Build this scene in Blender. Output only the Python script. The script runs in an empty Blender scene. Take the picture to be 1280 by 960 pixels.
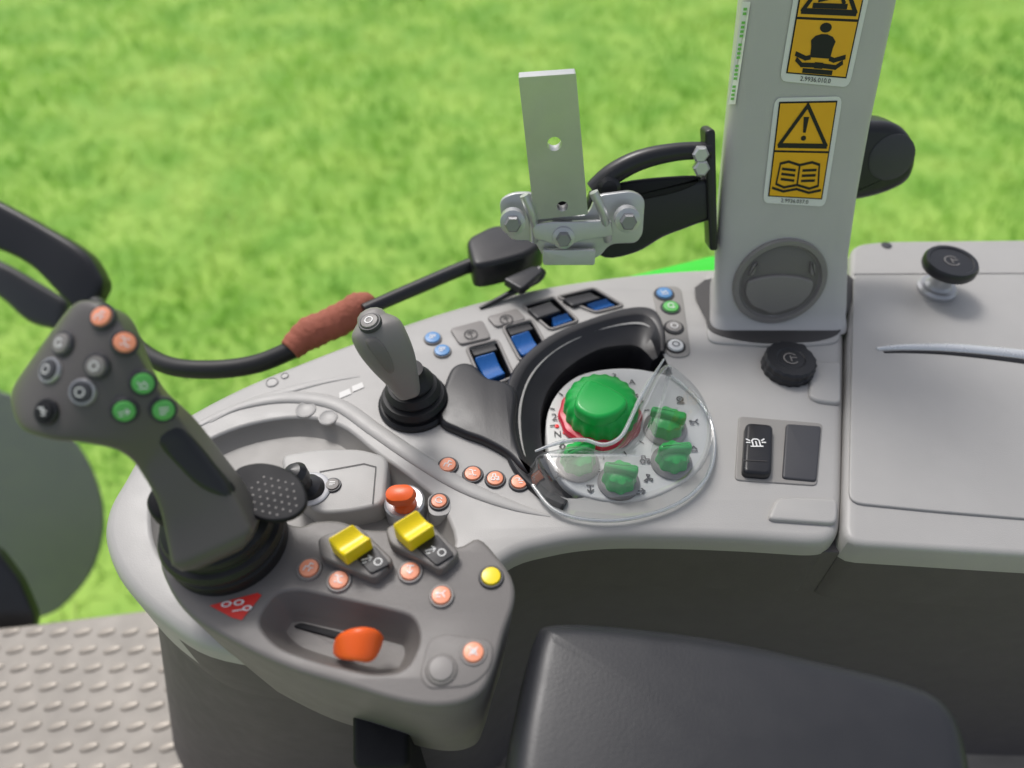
import bpy, bmesh, math, random
import numpy as np
from mathutils import Vector, Matrix
from mathutils.bvhtree import BVHTree
from mathutils.geometry import tessellate_polygon
random.seed(4); np.random.seed(4)
scene=bpy.context.scene
COL=scene.collection
# ------------------------------------------------------------ survey camera
H=0.45; PITCH=math.radians(48); F=924.0
CAM=Vector((0,0,H))
FW=Vector((0,math.cos(PITCH),-math.sin(PITCH))); UP=Vector((0,math.sin(PITCH),math.cos(PITCH))); RT=Vector((1,0,0))
def ray(px,py): return (FW+RT*((px-640)/F)+UP*(-(py-480)/F))
def P(px,py,z=0.0):
    d=ray(px,py); return CAM+d*((z-H)/d.z)
def Q(px,py,y):
    d=ray(px,py); return CAM+d*(y/d.y)
def depth(p): return (Vector(p)-CAM).dot(FW)
class Frame:
    def __init__(s,o,n,x=(1,0,0)):
        s.o=Vector(o); s.n=Vector(n).normalized(); x=Vector(x); s.x=(x-s.n*x.dot(s.n)).normalized(); s.y=s.n.cross(s.x)
    def w(s,u,v,h=0): return s.o+s.x*u+s.y*v+s.n*h
    def loc(s,px,py):
        d=ray(px,py); t=(s.o-CAM).dot(s.n)/d.dot(s.n); q=CAM+d*t-s.o
        return (q.dot(s.x),q.dot(s.y))
def FZ(z): return Frame((0,0.3,z),(0,0,1))
# ------------------------------------------------------------ materials
def lin(c):
    c=c/255.0
    return c/12.92 if c<=0.04045 else ((c+0.055)/1.055)**2.4
def C(r,g,b): return (lin(r),lin(g),lin(b),1)
def mat(name,col,rough=0.5,grain=900,bump=0.15,var=0.06,metal=0.0,emit=0.0,coat=0.0,spec=0.5,dist=0.0003):
    m=bpy.data.materials.new(name); m.use_nodes=True; nt=m.node_tree; N=nt.nodes; L=nt.links
    b=N['Principled BSDF']; b.inputs['Metallic'].default_value=metal; b.inputs['Specular IOR Level'].default_value=spec
    b.inputs['Coat Weight'].default_value=coat; b.inputs['Coat Roughness'].default_value=0.15
    tc=N.new('ShaderNodeTexCoord'); 
    n1=N.new('ShaderNodeTexNoise'); n1.inputs['Scale'].default_value=22; n1.inputs['Detail'].default_value=5
    L.new(tc.outputs['Object'],n1.inputs['Vector'])
    mx=N.new('ShaderNodeMix'); mx.data_type='RGBA'
    c1=[min(1,x*(1+var)) for x in col[:3]]+[1]; c0=[x*(1-var*1.6) for x in col[:3]]+[1]
    mx.inputs[6].default_value=c0; mx.inputs[7].default_value=c1
    L.new(n1.outputs['Fac'],mx.inputs[0]); L.new(mx.outputs[2],b.inputs['Base Color'])
    mr=N.new('ShaderNodeMapRange'); mr.inputs['To Min'].default_value=max(0.02,rough-0.1); mr.inputs['To Max'].default_value=min(1,rough+0.1)
    n3=N.new('ShaderNodeTexNoise'); n3.inputs['Scale'].default_value=60; n3.inputs['Detail'].default_value=6
    L.new(tc.outputs['Object'],n3.inputs['Vector']); L.new(n3.outputs['Fac'],mr.inputs['Value']); L.new(mr.outputs[0],b.inputs['Roughness'])
    if bump>0:
        n2=N.new('ShaderNodeTexNoise'); n2.inputs['Scale'].default_value=grain; n2.inputs['Detail'].default_value=2
        L.new(tc.outputs['Object'],n2.inputs['Vector'])
        bp=N.new('ShaderNodeBump'); bp.inputs['Strength'].default_value=bump; bp.inputs['Distance'].default_value=dist
        L.new(n2.outputs['Fac'],bp.inputs['Height']); L.new(bp.outputs[0],b.inputs['Normal'])
    return m
M_deck=mat('deck_grey_plastic',C(174,172,169),0.42,bump=.4,grain=1100)
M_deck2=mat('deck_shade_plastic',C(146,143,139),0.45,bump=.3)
M_panel=mat('panel_warm_grey',C(116,112,109),0.44,bump=.4,grain=1100)
M_grip=mat('grip_grey',C(92,88,86),0.38,bump=.3)
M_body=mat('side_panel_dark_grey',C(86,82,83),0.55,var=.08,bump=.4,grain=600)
M_black=mat('black_plastic',C(34,34,38),0.34)
M_blackm=mat('black_matte',C(26,26,30),0.6,spec=.3)
M_char=mat('charcoal_plastic',C(66,66,70),0.45)
M_leather=mat('black_vinyl',C(40,41,45),0.38,grain=700,bump=0.3,dist=0.0003)
M_rubber=mat('black_rubber',C(24,24,27),0.5)
M_pillar=mat('pillar_grey',C(196,194,192),0.42,bump=.35,grain=1100)
M_or=mat('orange_cap',C(248,160,124),0.35,var=.04)
M_org=mat('orange_strong',C(244,100,30),0.35)
M_gr=mat('green_cap',C(100,190,96),0.35)
M_grk=mat('green_knob',C(24,172,74),0.33)
M_bl=mat('blue_cap',C(90,145,200),0.35)
M_blp=mat('blue_paddle',C(34,98,172),0.28)
M_ye=mat('yellow_paddle',C(252,222,24),0.3)
M_wh=mat('white_print',C(236,236,234),0.4,bump=0)
M_print=mat('dark_print',C(60,58,58),0.5,bump=0)
M_blk_print=mat('black_print',C(14,14,14),0.5,bump=0)
M_red=mat('red_print',C(222,50,42),0.45)
M_sy=mat('sticker_yellow',C(252,186,24),0.35,bump=0)
M_sil=mat('zinc_steel',C(205,206,206),0.4,metal=0.7,bump=.3,grain=300,var=.12)
M_dull=mat('dull_steel',C(150,150,152),0.4,metal=0.7)
M_chrome=mat('chrome_trim',C(228,229,230),0.28,metal=.55,bump=0)
M_white=mat('dial_plate_white',C(210,209,206),0.4)
M_greyc=mat('grey_cap',C(136,132,129),0.45)
M_cov=mat('terracotta_sleeve',C(170,98,78),0.8,bump=.8,grain=160,dist=.002,var=.2)
M_mat=mat('floor_mat_grey',C(164,157,148),0.5,var=.25)
M_stud=mat('floor_mat_stud',C(156,148,138),0.4,var=.2,metal=.2)
M_led=mat('red_led',C(250,60,60),0.3,bump=0)
M_ring=mat('ring_silver',C(190,190,192),0.35,metal=.6,bump=0)
M_rdk=mat('knob_ring_red',C(205,40,62),0.35)
M_greens=mat('green_sticker',C(110,190,90),0.4,bump=0)
M_paint=mat('green_body_paint',C(60,220,50),0.3,bump=0)
M_smoke=bpy.data.materials.new('smoked_panel'); M_smoke.use_nodes=True
nt=M_smoke.node_tree; nt.nodes.clear()
o=nt.nodes.new('ShaderNodeOutputMaterial'); mx=nt.nodes.new('ShaderNodeMixShader'); tr=nt.nodes.new('ShaderNodeBsdfTransparent'); gl=nt.nodes.new('ShaderNodeBsdfPrincipled')
tr.inputs[0].default_value=(.62,.64,.62,1); gl.inputs['Base Color'].default_value=C(128,132,130); gl.inputs['Roughness'].default_value=.3; mx.inputs[0].default_value=.7
nt.links.new(tr.outputs[0],mx.inputs[1]); nt.links.new(gl.outputs[0],mx.inputs[2]); nt.links.new(mx.outputs[0],o.inputs[0])
def clear_mat(name,base,k,df_):
    m=bpy.data.materials.new(name); m.use_nodes=True; nt=m.node_tree; nt.nodes.clear(); N=nt.nodes; L=nt.links
    o=N.new('ShaderNodeOutputMaterial'); mx=N.new('ShaderNodeMixShader'); tr=N.new('ShaderNodeBsdfTransparent'); gl=N.new('ShaderNodeBsdfGlossy')
    tr.inputs[0].default_value=(.93,.94,.95,1); gl.inputs['Roughness'].default_value=.05
    ge=N.new('ShaderNodeNewGeometry'); d=N.new('ShaderNodeVectorMath'); d.operation='DOT_PRODUCT'
    L.new(ge.outputs['Incoming'],d.inputs[0]); L.new(ge.outputs['Normal'],d.inputs[1])
    a=N.new('ShaderNodeMath'); a.operation='ABSOLUTE'; L.new(d.outputs['Value'],a.inputs[0])
    s=N.new('ShaderNodeMath'); s.operation='SUBTRACT'; s.inputs[0].default_value=1; L.new(a.outputs[0],s.inputs[1])
    p=N.new('ShaderNodeMath'); p.operation='POWER'; p.inputs[1].default_value=3.0; L.new(s.outputs[0],p.inputs[0])
    q=N.new('ShaderNodeMath'); q.operation='MULTIPLY_ADD'; q.inputs[1].default_value=k; q.inputs[2].default_value=base; q.use_clamp=True; L.new(p.outputs[0],q.inputs[0])
    df=N.new('ShaderNodeBsdfDiffuse'); df.inputs[0].default_value=(.85,.88,.88,1); m2=N.new('ShaderNodeMixShader'); m2.inputs[0].default_value=df_
    L.new(gl.outputs[0],m2.inputs[1]); L.new(df.outputs[0],m2.inputs[2])
    L.new(q.outputs[0],mx.inputs[0]); L.new(tr.outputs[0],mx.inputs[1]); L.new(m2.outputs[0],mx.inputs[2]); L.new(mx.outputs[0],o.inputs[0]); return m
M_clear=clear_mat('clear_acrylic',.13,.9,.12)
M_clear_edge=clear_mat('clear_acrylic_edge',.55,.45,.45)
# ------------------------------------------------------------ object helpers
WO={}
def finish(name,verts,faces,m,parent=None,label=None,category=None,smooth=True,ang=32,mats=None,fm=None,origin=None,flat_tris=False):
    vs=[Vector(v) for v in verts]
    if origin is None:
        mn=Vector([min(v[i] for v in vs) for i in range(3)]); mx_=Vector([max(v[i] for v in vs) for i in range(3)])
        origin=(mn+mx_)/2
    me=bpy.data.meshes.new(name)
    me.from_pydata([v-origin for v in vs],[],faces)
    for mm in (mats or [m]): me.materials.append(mm)
    if fm:
        for i,k in enumerate(fm): me.polygons[i].material_index=k
    bm=bmesh.new(); bm.from_mesh(me); bmesh.ops.recalc_face_normals(bm,faces=bm.faces); 
    for f in bm.faces: f.smooth = smooth and len(f.verts)<=4 and not (flat_tris and len(f.verts)==3)
    bm.to_mesh(me); bm.free()
    if smooth: me.set_sharp_from_angle(angle=math.radians(ang))
    ob=bpy.data.objects.new(name,me); COL.objects.link(ob)
    WO[ob.name]=Vector(origin)
    if parent is not None:
        ob.parent=parent; ob.location=Vector(origin)-WO[parent.name]
    else: ob.location=origin
    if label: ob['label']=label
    if category: ob['category']=category
    return ob
def catmull(pts,k=6,closed=True):
    n=len(pts); out=[]; pts=[Vector(p) for p in pts]
    rng=range(n) if closed else range(n-1)
    for i in rng:
        if closed: a,b,c,d=pts[i-1],pts[i],pts[(i+1)%n],pts[(i+2)%n]
        else: a,b,c,d=pts[max(0,i-1)],pts[i],pts[i+1],pts[min(n-1,i+2)]
        for j in range(k):
            t=j/k
            out.append(0.5*((2*b)+(c-a)*t+(2*a-5*b+4*c-d)*t*t+(3*b-a-3*c+d)*t**3))
    if not closed: out.append(pts[-1])
    return out
def roundpoly(pts,r,seg=4):
    pts=[Vector(p) for p in pts]; n=len(pts); out=[]
    for i in range(n):
        a,b,c=pts[i-1],pts[i],pts[(i+1)%n]
        u=(a-b); v=(c-b); ru=min(r,u.length*.45); rv=min(r,v.length*.45); rr=min(ru,rv)
        s=b+u.normalized()*rr; e=b+v.normalized()*rr
        for j in range(seg+1):
            t=j/seg; out.append((1-t)**2*s+2*t*(1-t)*b+t*t*e)
    return out
def area(p): return sum(p[i-1][0]*p[i][1]-p[i][0]*p[i-1][1] for i in range(len(p)))/2
def offs(p,d):
    n=len(p); out=[]
    for i in range(n):
        e1=(p[i]-p[i-1]); e2=(p[(i+1)%n]-p[i])
        if e1.length<1e-9: e1=e2
        if e2.length<1e-9: e2=e1
        e1=e1.normalized(); e2=e2.normalized()
        n1=Vector((-e1.y,e1.x)); n2=Vector((-e2.y,e2.x)); m=n1+n2
        if m.length<1e-6: m=n1
        m.normalize(); k=1/max(.5,m.dot(n1)); out.append(p[i]+m*d*k)
    return out
def slabdata(fr,pp,h0,h1,r=0.002,draft=0.0,seg=4,dome=0.0,mid=()):
    p=[Vector(q) for q in pp]
    if area(p)<0: p=p[::-1]
    rings=[(offs(p,draft),h0),(p,h1-r)] if draft else [(p,h0),(p,h1-r)]
    for i_,mm in enumerate(mid): rings.insert(1+i_,(p,mm))
    for j in range(1,seg+1):
        a=j/seg*math.pi/2; rings.append((offs(p,r*(1-math.cos(a))),h1-r+r*math.sin(a)))
    n=len(p); V=[];Fc=[]
    if dome:
        last=rings[-1][0]; c=sum(last,Vector((0,0)))/n
        for s in (.92,.8,.65,.48,.3,.12): rings.append(([c+(q-c)*s for q in last],h1+dome*(1-s**2)))
    for ring,h in rings: V+=[fr.w(q.x,q.y,h) for q in ring]
    for k in range(len(rings)-1):
        for i in range(n):
            j=(i+1)%n; Fc.append((k*n+i,k*n+j,(k+1)*n+j,(k+1)*n+i))
    if dome:
        V.append(fr.w(c.x,c.y,h1+dome)); b=(len(rings)-1)*n
        for i in range(n): Fc.append((b+i,b+(i+1)%n,len(V)-1))
    else: Fc.append(tuple(range((len(rings)-1)*n,len(rings)*n)))
    Fc.append(tuple(range(n))[::-1])
    return V,Fc
def slab(name,fr,px,h0,h1,m,r=0.002,sm=0,cr=0.003,draft=0.0,dome=0.0,seg=4,mid=(),fmf=None,**kw):
    l=[fr.loc(*q) for q in px]
    p=catmull(l,sm) if sm else (roundpoly(l,cr) if cr>0 else [Vector(q) for q in l])
    V,Fc=slabdata(fr,p,h0,h1,r,draft,seg,dome,mid)
    if fmf: kw['fm']=[fmf(sum((V[i] for i in f),Vector())/len(f),len(f)) for f in Fc]
    return finish(name,V,Fc,m,**kw)
def holed_slab(name,fr,p,h0,h1,r,holes,mats,mid=(),fmf=None,draft=0,**kw):
    """rounded slab whose top has real recesses: holes = (poly2d, floor_h, draft, lip_r, mat_index)"""
    p=[Vector(q) for q in p]
    if area(p)<0: p=p[::-1]
    V,Fc=slabdata(fr,p,h0,h1,r,draft,4,0,mid); n=len(p)
    bottom=Fc.pop(); Fc.pop(); fm=[fmf(sum((V[i] for i in f),Vector())/4,4) if fmf else 0 for f in Fc]
    Fc.append(bottom); fm.append(0)
    start=len(V)-n; outer=[V[start+i] for i in range(n)]; loops=[[Vector(((v-fr.o).dot(fr.x),(v-fr.o).dot(fr.y),0)) for v in outer]]; idx=list(range(start,start+n))
    for hp,fh,dr,lr,mi in holes:
        q=[Vector(a) for a in hp]
        if area(q)<0: q=q[::-1]
        m_=len(q); rr=[]
        for j in range(5):
            a=j/4*math.pi/2; rr.append((offs(q,-lr*(1-math.sin(a))),h1-lr*(1-math.cos(a))))
        rr.append((offs(q,dr),fh+.003)); rr.append((offs(q,dr+.003),fh))
        b=len(V)
        for ring,h in rr: V+=[fr.w(a.x,a.y,h) for a in ring]
        for k in range(len(rr)-1):
            for i in range(m_):
                j=(i+1)%m_; Fc.append((b+k*m_+i,b+k*m_+j,b+(k+1)*m_+j,b+(k+1)*m_+i)); fm.append(0 if k<3 else mi)
        Fc.append(tuple(range(b+(len(rr)-1)*m_,b+len(rr)*m_))); fm.append(mi)
        loops.append([Vector((a.x,a.y,0)) for a in rr[0][0]]); idx+=list(range(b,b+m_))
    for t in tessellate_polygon(loops): Fc.append(tuple(idx[i] for i in t)); fm.append(0)
    return finish(name,V,Fc,None,mats=mats,fm=fm,flat_tris=True,**kw)
def pxpoly(fr,px,sm=0,cr=.004):
    l=[fr.loc(*q) for q in px]; return catmull(l,sm) if sm else roundpoly(l,cr)
def lathe(name,fr,prof,m,n=40,mod=None,**kw):
    V=[];Fc=[]
    for k,(r,h) in enumerate(prof):
        for i in range(n):
            a=2*math.pi*i/n; rr=r*(mod(a,k) if mod else 1); V.append(fr.w(rr*math.cos(a),rr*math.sin(a),h))
    for k in range(len(prof)-1):
        for i in range(n):
            j=(i+1)%n; Fc.append((k*n+i,k*n+j,(k+1)*n+j,(k+1)*n+i))
    Fc.append(tuple(range(n))[::-1]); Fc.append(tuple(range((len(prof)-1)*n,len(prof)*n)))
    return finish(name,V,Fc,m,**kw)
def rings_mesh(name,rings,m,ang=60,**kw):
    n=len(rings[0]); V=[v for r in rings for v in r]; Fc=[]
    for k in range(len(rings)-1):
        for i in range(n):
            j=(i+1)%n; Fc.append((k*n+i,k*n+j,(k+1)*n+j,(k+1)*n+i))
    Fc.append(tuple(range(n))[::-1]); Fc.append(tuple(range((len(rings)-1)*n,len(rings)*n)))
    return finish(name,V,Fc,m,ang=ang,**kw)
def sgp(x,e): return math.copysign(abs(x)**e,x)
def loft(name,secs,m,n=3.0,N=32,k=5,cap=True,**kw):
    A=catmull([s[0] for s in secs],k,False); B=catmull([s[1] for s in secs],k,False)
    T=catmull([Vector((s[2],0,0)) for s in secs],k,False)
    c=[(a+b)/2 for a,b in zip(A,B)]; R=[]
    for i in range(len(c)):
        t=(c[min(i+1,len(c)-1)]-c[max(i-1,0)]).normalized(); w=(B[i]-A[i])/2
        nn=t.cross(w).normalized()
        if nn.dot(CAM-c[i])<0: nn=-nn
        th=T[i].x
        def ring(cc,s): return [cc+w*s*sgp(math.cos(2*math.pi*q/N),2/n)+nn*th*s*sgp(math.sin(2*math.pi*q/N),2/n) for q in range(N)]
        if i==0 and cap:
            for a in (80,55,30): R.append(ring(c[i]-t*th*.7*math.sin(math.radians(a)),math.cos(math.radians(a))))
        R.append(ring(c[i],1))
        if i==len(c)-1 and cap:
            for a in (30,55,80): R.append(ring(c[i]+t*th*.7*math.sin(math.radians(a)),math.cos(math.radians(a))))
    return rings_mesh(name,R,m,**kw)
def tube(name,pts,rad,m,N=16,k=6,flat=1.0,modr=None,**kw):
    c=catmull(pts,k,False); 
    rr=catmull([Vector((r,0,0)) for r in (rad if isinstance(rad,list) else [rad]*len(pts))],k,False)
    R=[]; up=Vector((0,0,1))
    for i in range(len(c)):
        t=(c[min(i+1,len(c)-1)]-c[max(i-1,0)]).normalized(); u=t.cross(up).normalized(); v=u.cross(t).normalized()
        r=rr[i].x*(modr(i) if modr else 1)
        R.append([c[i]+u*r*math.cos(2*math.pi*q/N)+v*r*flat*math.sin(2*math.pi*q/N) for q in range(N)])
    return rings_mesh(name,R,m,**kw)
def bvh(ob):
    o=WO[ob.name]; me=ob.data
    return BVHTree.FromPolygons([v.co+o for v in me.vertices],[tuple(p.vertices) for p in me.polygons])
def hit(px,py,*obs):
    best=None; d=ray(px,py).normalized()
    for ob in obs:
        r=bvh(ob).ray_cast(CAM,d)
        if r[0] is not None and (best is None or r[3]<best[2]): best=(r[0],r[1] if r[1].dot(d)<0 else -r[1],r[3])
    if best is None:
        print('MISS',px,py,[o.name for o in obs]); return P(px,py,0),Vector((0,0,1))
    return best[0],best[1]
def ribbon_polys(strokes,w):
    polys=[]
    for s in strokes:
        for a,b in zip(s[:-1],s[1:]):
            a=Vector(a);b=Vector(b); d=(b-a)
            if d.length<1e-6: continue
            d.normalize(); nn=Vector((-d.y,d.x))*w/2; a2=a-d*w*.3; b2=b+d*w*.3
            polys.append([a2-nn,b2-nn,b2+nn,a2+nn])
    return polys
def graphic(name,mapf,polys,m,parent,**kw):
    V=[];Fc=[]
    for j,p in enumerate(polys):
        b=len(V); V+=[mapf(q[0],q[1],(j%4)*0.00003) for q in p]; Fc.append(tuple(range(b,b+len(p))))
    return finish(name,V,Fc,m,parent=parent,smooth=False,**kw)
def circ(cx,cy,r,n=20,a0=0,a1=360): return [(cx+r*math.cos(math.radians(a0+(a1-a0)*i/n)),cy+r*math.sin(math.radians(a0+(a1-a0)*i/n))) for i in range(n+1)]
ICON={
'zig':[[(-.5,-.4),(-.3,.1),(.0,.0),(.15,.45),(.5,.3)],[(.1,-.5),(.2,-.1),(.5,-.15)]],
'curve':[[(-.4,.45),(-.1,.4),(.0,.0),(.1,-.4),(.45,-.45)],[(-.4,-.3),(-.15,-.3)],[(.15,.3),(.4,.3)]],
'ring':[circ(0,0,.45,12)],
'ringdot':[circ(0,.1,.35,12),[(-.1,.1),(.1,.1)],[(-.4,-.5),(.4,-.5)]],
'arrow':[[(-.5,0),(.5,0)],[(.2,.3),(.5,0),(.2,-.3)],[(-.45,-.35),(-.1,-.35)]],
'cross':[[(-.4,-.4),(.4,.4)],[(-.4,.4),(.4,-.4)],circ(0,0,.25,8)],
'bolt':[[(-.5,.35),(.1,.35),(-.1,0),(.5,0)],[(.0,-.35),(.4,-.35)]],
'tractor':[circ(-.25,-.2,.25,10),circ(.35,-.3,.14,8),[(-.3,.1),(-.3,.5),(.05,.5),(.1,.1),(.45,.1),(.45,-.1)]],
'bar':[[(-.5,.2),(-.2,-.2),(.1,.2),(.4,-.2)],[(-.4,-.45),(.4,-.45)]],
'drop':[[(0,.5),(-.3,-.1),(0,-.4),(.3,-.1),(0,.5)]],
'x2':[[(-.4,.3),(.4,.3)],[(-.4,0),(.4,0)],[(-.4,-.3),(.1,-.3)]],
'fan':[[(0,0),(-.1,.45),(.2,.4),(0,0)],[(0,0),(-.4,-.3),(-.2,-.45),(0,0)],[(0,0),(.45,-.1),(.35,-.35),(0,0)]],
'down':[[(0,.45),(0,-.35)],[(-.3,-.05),(0,-.4),(.3,-.05)],[(-.35,.5),(.35,.5)]],
'hitch':[[(-.5,.1),(.1,.1),(.4,.4)],[(.1,.1),(.4,-.3)],[(-.5,-.3),(-.1,-.3)],circ(-.4,.1,.12,6)],
'cycle':[circ(0,0,.42,12,20,300),[(.2,-.1),(.42,-.35),(.1,-.45)]],
}
def button(px,py,rpx,capm,icon,target,parent,ringm=None,iconm=None,lab=None,capr=.76):
    loc,n=hit(px,py,target)
    fr=Frame(loc,n); r=rpx*depth(loc)/F
    b=lathe('button',fr,[(r,-.001),(r,r*.12),(r*.93,r*.24),(r*.82,r*.24),(r*.79,r*.08),(0.0001,r*.08)],ringm or M_char,n=28,parent=parent,label=lab)
    lathe('cap',fr,[(r*capr,r*.05),(r*capr,r*.28),(r*capr*.93,r*.38),(r*capr*.6,r*.42),(0.0001,r*.43)],capm,n=28,parent=b)
    if icon:
        s=r*capr*.95; graphic('symbol',lambda u,v,h: fr.w(u*s,v*s,r*.44+0.0002+h),ribbon_polys(ICON[icon],.13),iconm or M_wh,b)
    return b
def textpolys(body):
    cu=bpy.data.curves.new('t','FONT'); cu.body=body; cu.align_x='CENTER'; cu.align_y='CENTER'; cu.resolution_u=2
    ob=bpy.data.objects.new('t',cu); COL.objects.link(ob); bpy.context.view_layer.update()
    me=bpy.data.meshes.new_from_object(ob.evaluated_get(bpy.context.evaluated_depsgraph_get()))
    vs=[(v.co.x,v.co.y) for v in me.vertices]; fs=[tuple(p.vertices) for p in me.polygons]
    bpy.data.objects.remove(ob); return vs,fs
def text(name,body,mapf,m,parent):
    vs,fs=textpolys(body); return finish(name,[mapf(v[0],v[1],0) for v in vs],fs,m,parent=parent,smooth=False)

# ============================================================ GROUND + GRASS
GZ=-1.85
def simple_ground():
    me=bpy.data.meshes.new('ground'); s=300
    me.from_pydata([(-s,-s,0),(s,-s,0),(s,s,0),(-s,s,0)],[],[(0,1,2,3)])
    ob=bpy.data.objects.new('ground',me); ob.location=(0,0,GZ); COL.objects.link(ob); ob['kind']='structure'; ob['label']='bright green meadow soil under the grass'
    m=bpy.data.materials.new('meadow'); m.use_nodes=True; nt=m.node_tree; N=nt.nodes; L=nt.links; b=N['Principled BSDF']; b.inputs['Roughness'].default_value=.9
    tc=N.new('ShaderNodeTexCoord'); n=N.new('ShaderNodeTexNoise'); n.inputs['Scale'].default_value=3; n.inputs['Detail'].default_value=5
    r=N.new('ShaderNodeValToRGB'); r.color_ramp.elements[0].position=.35; r.color_ramp.elements[0].color=C(128,176,70); r.color_ramp.elements[1].position=.65; r.color_ramp.elements[1].color=C(164,200,92)
    L.new(tc.outputs['Object'],n.inputs['Vector']); L.new(n.outputs['Fac'],r.inputs[0]); L.new(r.outputs[0],b.inputs['Base Color']); me.materials.append(m)
simple_ground()
def grass():
    n=110000
    y=1.0+np.random.rand(n)**.8*11; x=(np.random.rand(n)-.5)*(4+y*2.0)
    clump=np.sin(x*3.1+1.3*np.sin(y*2.3))*np.cos(y*2.7+np.sin(x*1.9))
    h=.025+.035*np.random.rand(n)+.02*clump; w=.003+.004*np.random.rand(n)
    a=np.random.rand(n)*6.283; lean=np.random.randn(n,2)*.045
    V=np.zeros((n,5,3)); ca,sa=np.cos(a)*w,np.sin(a)*w
    for i,(s,hh) in enumerate([(-1,0),(1,0),(.8,.55),(-.8,.55),(0,1)]):
        V[:,i,0]=x+ca*s+lean[:,0]*hh**2; V[:,i,1]=y+sa*s+lean[:,1]*hh**2; V[:,i,2]=h*hh
    me=bpy.data.meshes.new('grass'); 
    idx=np.arange(n)[:,None]*5
    loops=np.concatenate([idx+np.array([[0,1,2,3]]),idx+np.array([[3,2,4]])],axis=1).ravel()
    me.vertices.add(n*5); me.vertices.foreach_set('co',V.ravel())
    me.loops.add(n*7); me.loops.foreach_set('vertex_index',loops)
    starts=(np.arange(n)[:,None]*7+np.array([[0,4]])).ravel()
    me.polygons.add(n*2); me.polygons.foreach_set('loop_start',starts)
    me.update(calc_edges=True); me.validate()
    ob=bpy.data.objects.new('grass',me); ob.location=(0,0,GZ); COL.objects.link(ob); ob['kind']='stuff'; ob['label']='bright green meadow grass outside the cab'
    m=bpy.data.materials.new('grass_blade'); m.use_nodes=True; nt=m.node_tree; N=nt.nodes; L=nt.links; b=N['Principled BSDF']; b.inputs['Roughness'].default_value=.6
    tc=N.new('ShaderNodeTexCoord'); q=N.new('ShaderNodeTexNoise'); q.inputs['Scale'].default_value=.75; q.inputs['Detail'].default_value=3; q.inputs['Roughness'].default_value=.6
    r=N.new('ShaderNodeValToRGB'); e=r.color_ramp.elements; e[0].position=.30; e[0].color=C(104,168,52); e[1].position=.70; e[1].color=C(212,224,138)
    e2=e.new(.5); e2.color=C(156,202,84)
    L.new(tc.outputs['Object'],q.inputs['Vector']); L.new(q.outputs['Fac'],r.inputs[0]); L.new(r.outputs[0],b.inputs['Base Color'])
    t=N.new('ShaderNodeBsdfTranslucent'); L.new(r.outputs[0],t.inputs[0]); ms=N.new('ShaderNodeMixShader'); ms.inputs[0].default_value=.5
    L.new(b.outputs[0],ms.inputs[1]); L.new(t.outputs[0],ms.inputs[2]); L.new(ms.outputs[0],N['Material Output'].inputs[0]); me.materials.append(m)
grass()

# ============================================================ CONSOLE
F0=FZ(0)
deck_px=[(152,600),(178,560),(225,522),(300,482),(380,449),(470,415),(560,385),(650,362),(740,347),(820,338),(885,334),(960,333),(1030,333),(1046,337),(1052,348),(1056,420),(1055,560),(1053,640),(1049,664),(1038,675),(1018,678),(980,676),(930,673),(850,670),(760,670),(690,679),(630,700),(560,770),(400,820),(270,812),(200,775),(150,725),(129,675),(133,635)]
basin=[(188,650),(198,600),(240,562),(300,534),(370,522),(425,532),(470,566),(520,602),(556,640),(556,700),(400,740),(260,740),(204,700)]
bowl=[(708,622),(672,600),(655,560),(652,510),(665,470),(695,438),(741,415),(786,405),(812,409),(822,428),(842,470),(862,505),(866,545),(850,585),(806,606),(756,616)]
slots=[[(586,437),(621,428),(640,470),(606,484)],[(631,411),(664,402),(684,438),(651,449)],[(656,383),(692,373),(720,401),(688,411)],[(700,372),(742,362),(776,382),(744,390)]]
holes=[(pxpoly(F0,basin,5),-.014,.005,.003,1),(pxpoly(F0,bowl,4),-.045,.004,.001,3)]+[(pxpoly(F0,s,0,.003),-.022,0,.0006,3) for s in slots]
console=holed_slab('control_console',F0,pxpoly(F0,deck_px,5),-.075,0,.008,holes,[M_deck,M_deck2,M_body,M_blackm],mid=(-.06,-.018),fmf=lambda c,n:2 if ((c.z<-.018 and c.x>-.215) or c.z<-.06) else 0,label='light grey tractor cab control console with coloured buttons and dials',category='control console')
slab('seam_filler',F0,[(1020,600),(1090,600),(1090,677),(1020,675)],-.076,-.016,M_body,r=.001,cr=.001,parent=console)
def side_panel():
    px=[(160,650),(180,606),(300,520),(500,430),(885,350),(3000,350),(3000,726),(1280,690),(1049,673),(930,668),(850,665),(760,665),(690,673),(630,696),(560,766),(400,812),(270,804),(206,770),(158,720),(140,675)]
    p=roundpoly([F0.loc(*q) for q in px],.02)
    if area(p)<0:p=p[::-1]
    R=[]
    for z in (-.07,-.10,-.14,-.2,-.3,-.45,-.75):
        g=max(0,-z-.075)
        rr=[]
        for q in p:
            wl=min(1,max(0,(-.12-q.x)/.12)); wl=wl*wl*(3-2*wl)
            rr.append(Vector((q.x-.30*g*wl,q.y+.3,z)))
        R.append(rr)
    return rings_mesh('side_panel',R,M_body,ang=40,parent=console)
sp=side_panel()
def ridge(px,rad,z=0,m=M_deck,fl=.6,name='ridge'):
    return tube(name,[P(a,b,z) for a,b in px],rad,m,flat=fl,parent=console)
ridge([(262,528),(300,508),(360,497),(420,505),(470,538),(520,572),(580,608),(640,632),(688,645)],[.001,.004,.006,.0065,.0065,.0065,.006,.004,.001],fl=.38)
ridge([(205,560),(250,530),(320,500),(400,478),(450,470)],[.001,.003,.004,.003,.001],fl=.3)
fp=slab('pillar_foot_plate',F0,[(880,342),(1046,336),(1050,430),(985,436),(884,430)],-.01,.0022,M_deck,r=.0018,cr=.01,parent=console)
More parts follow.
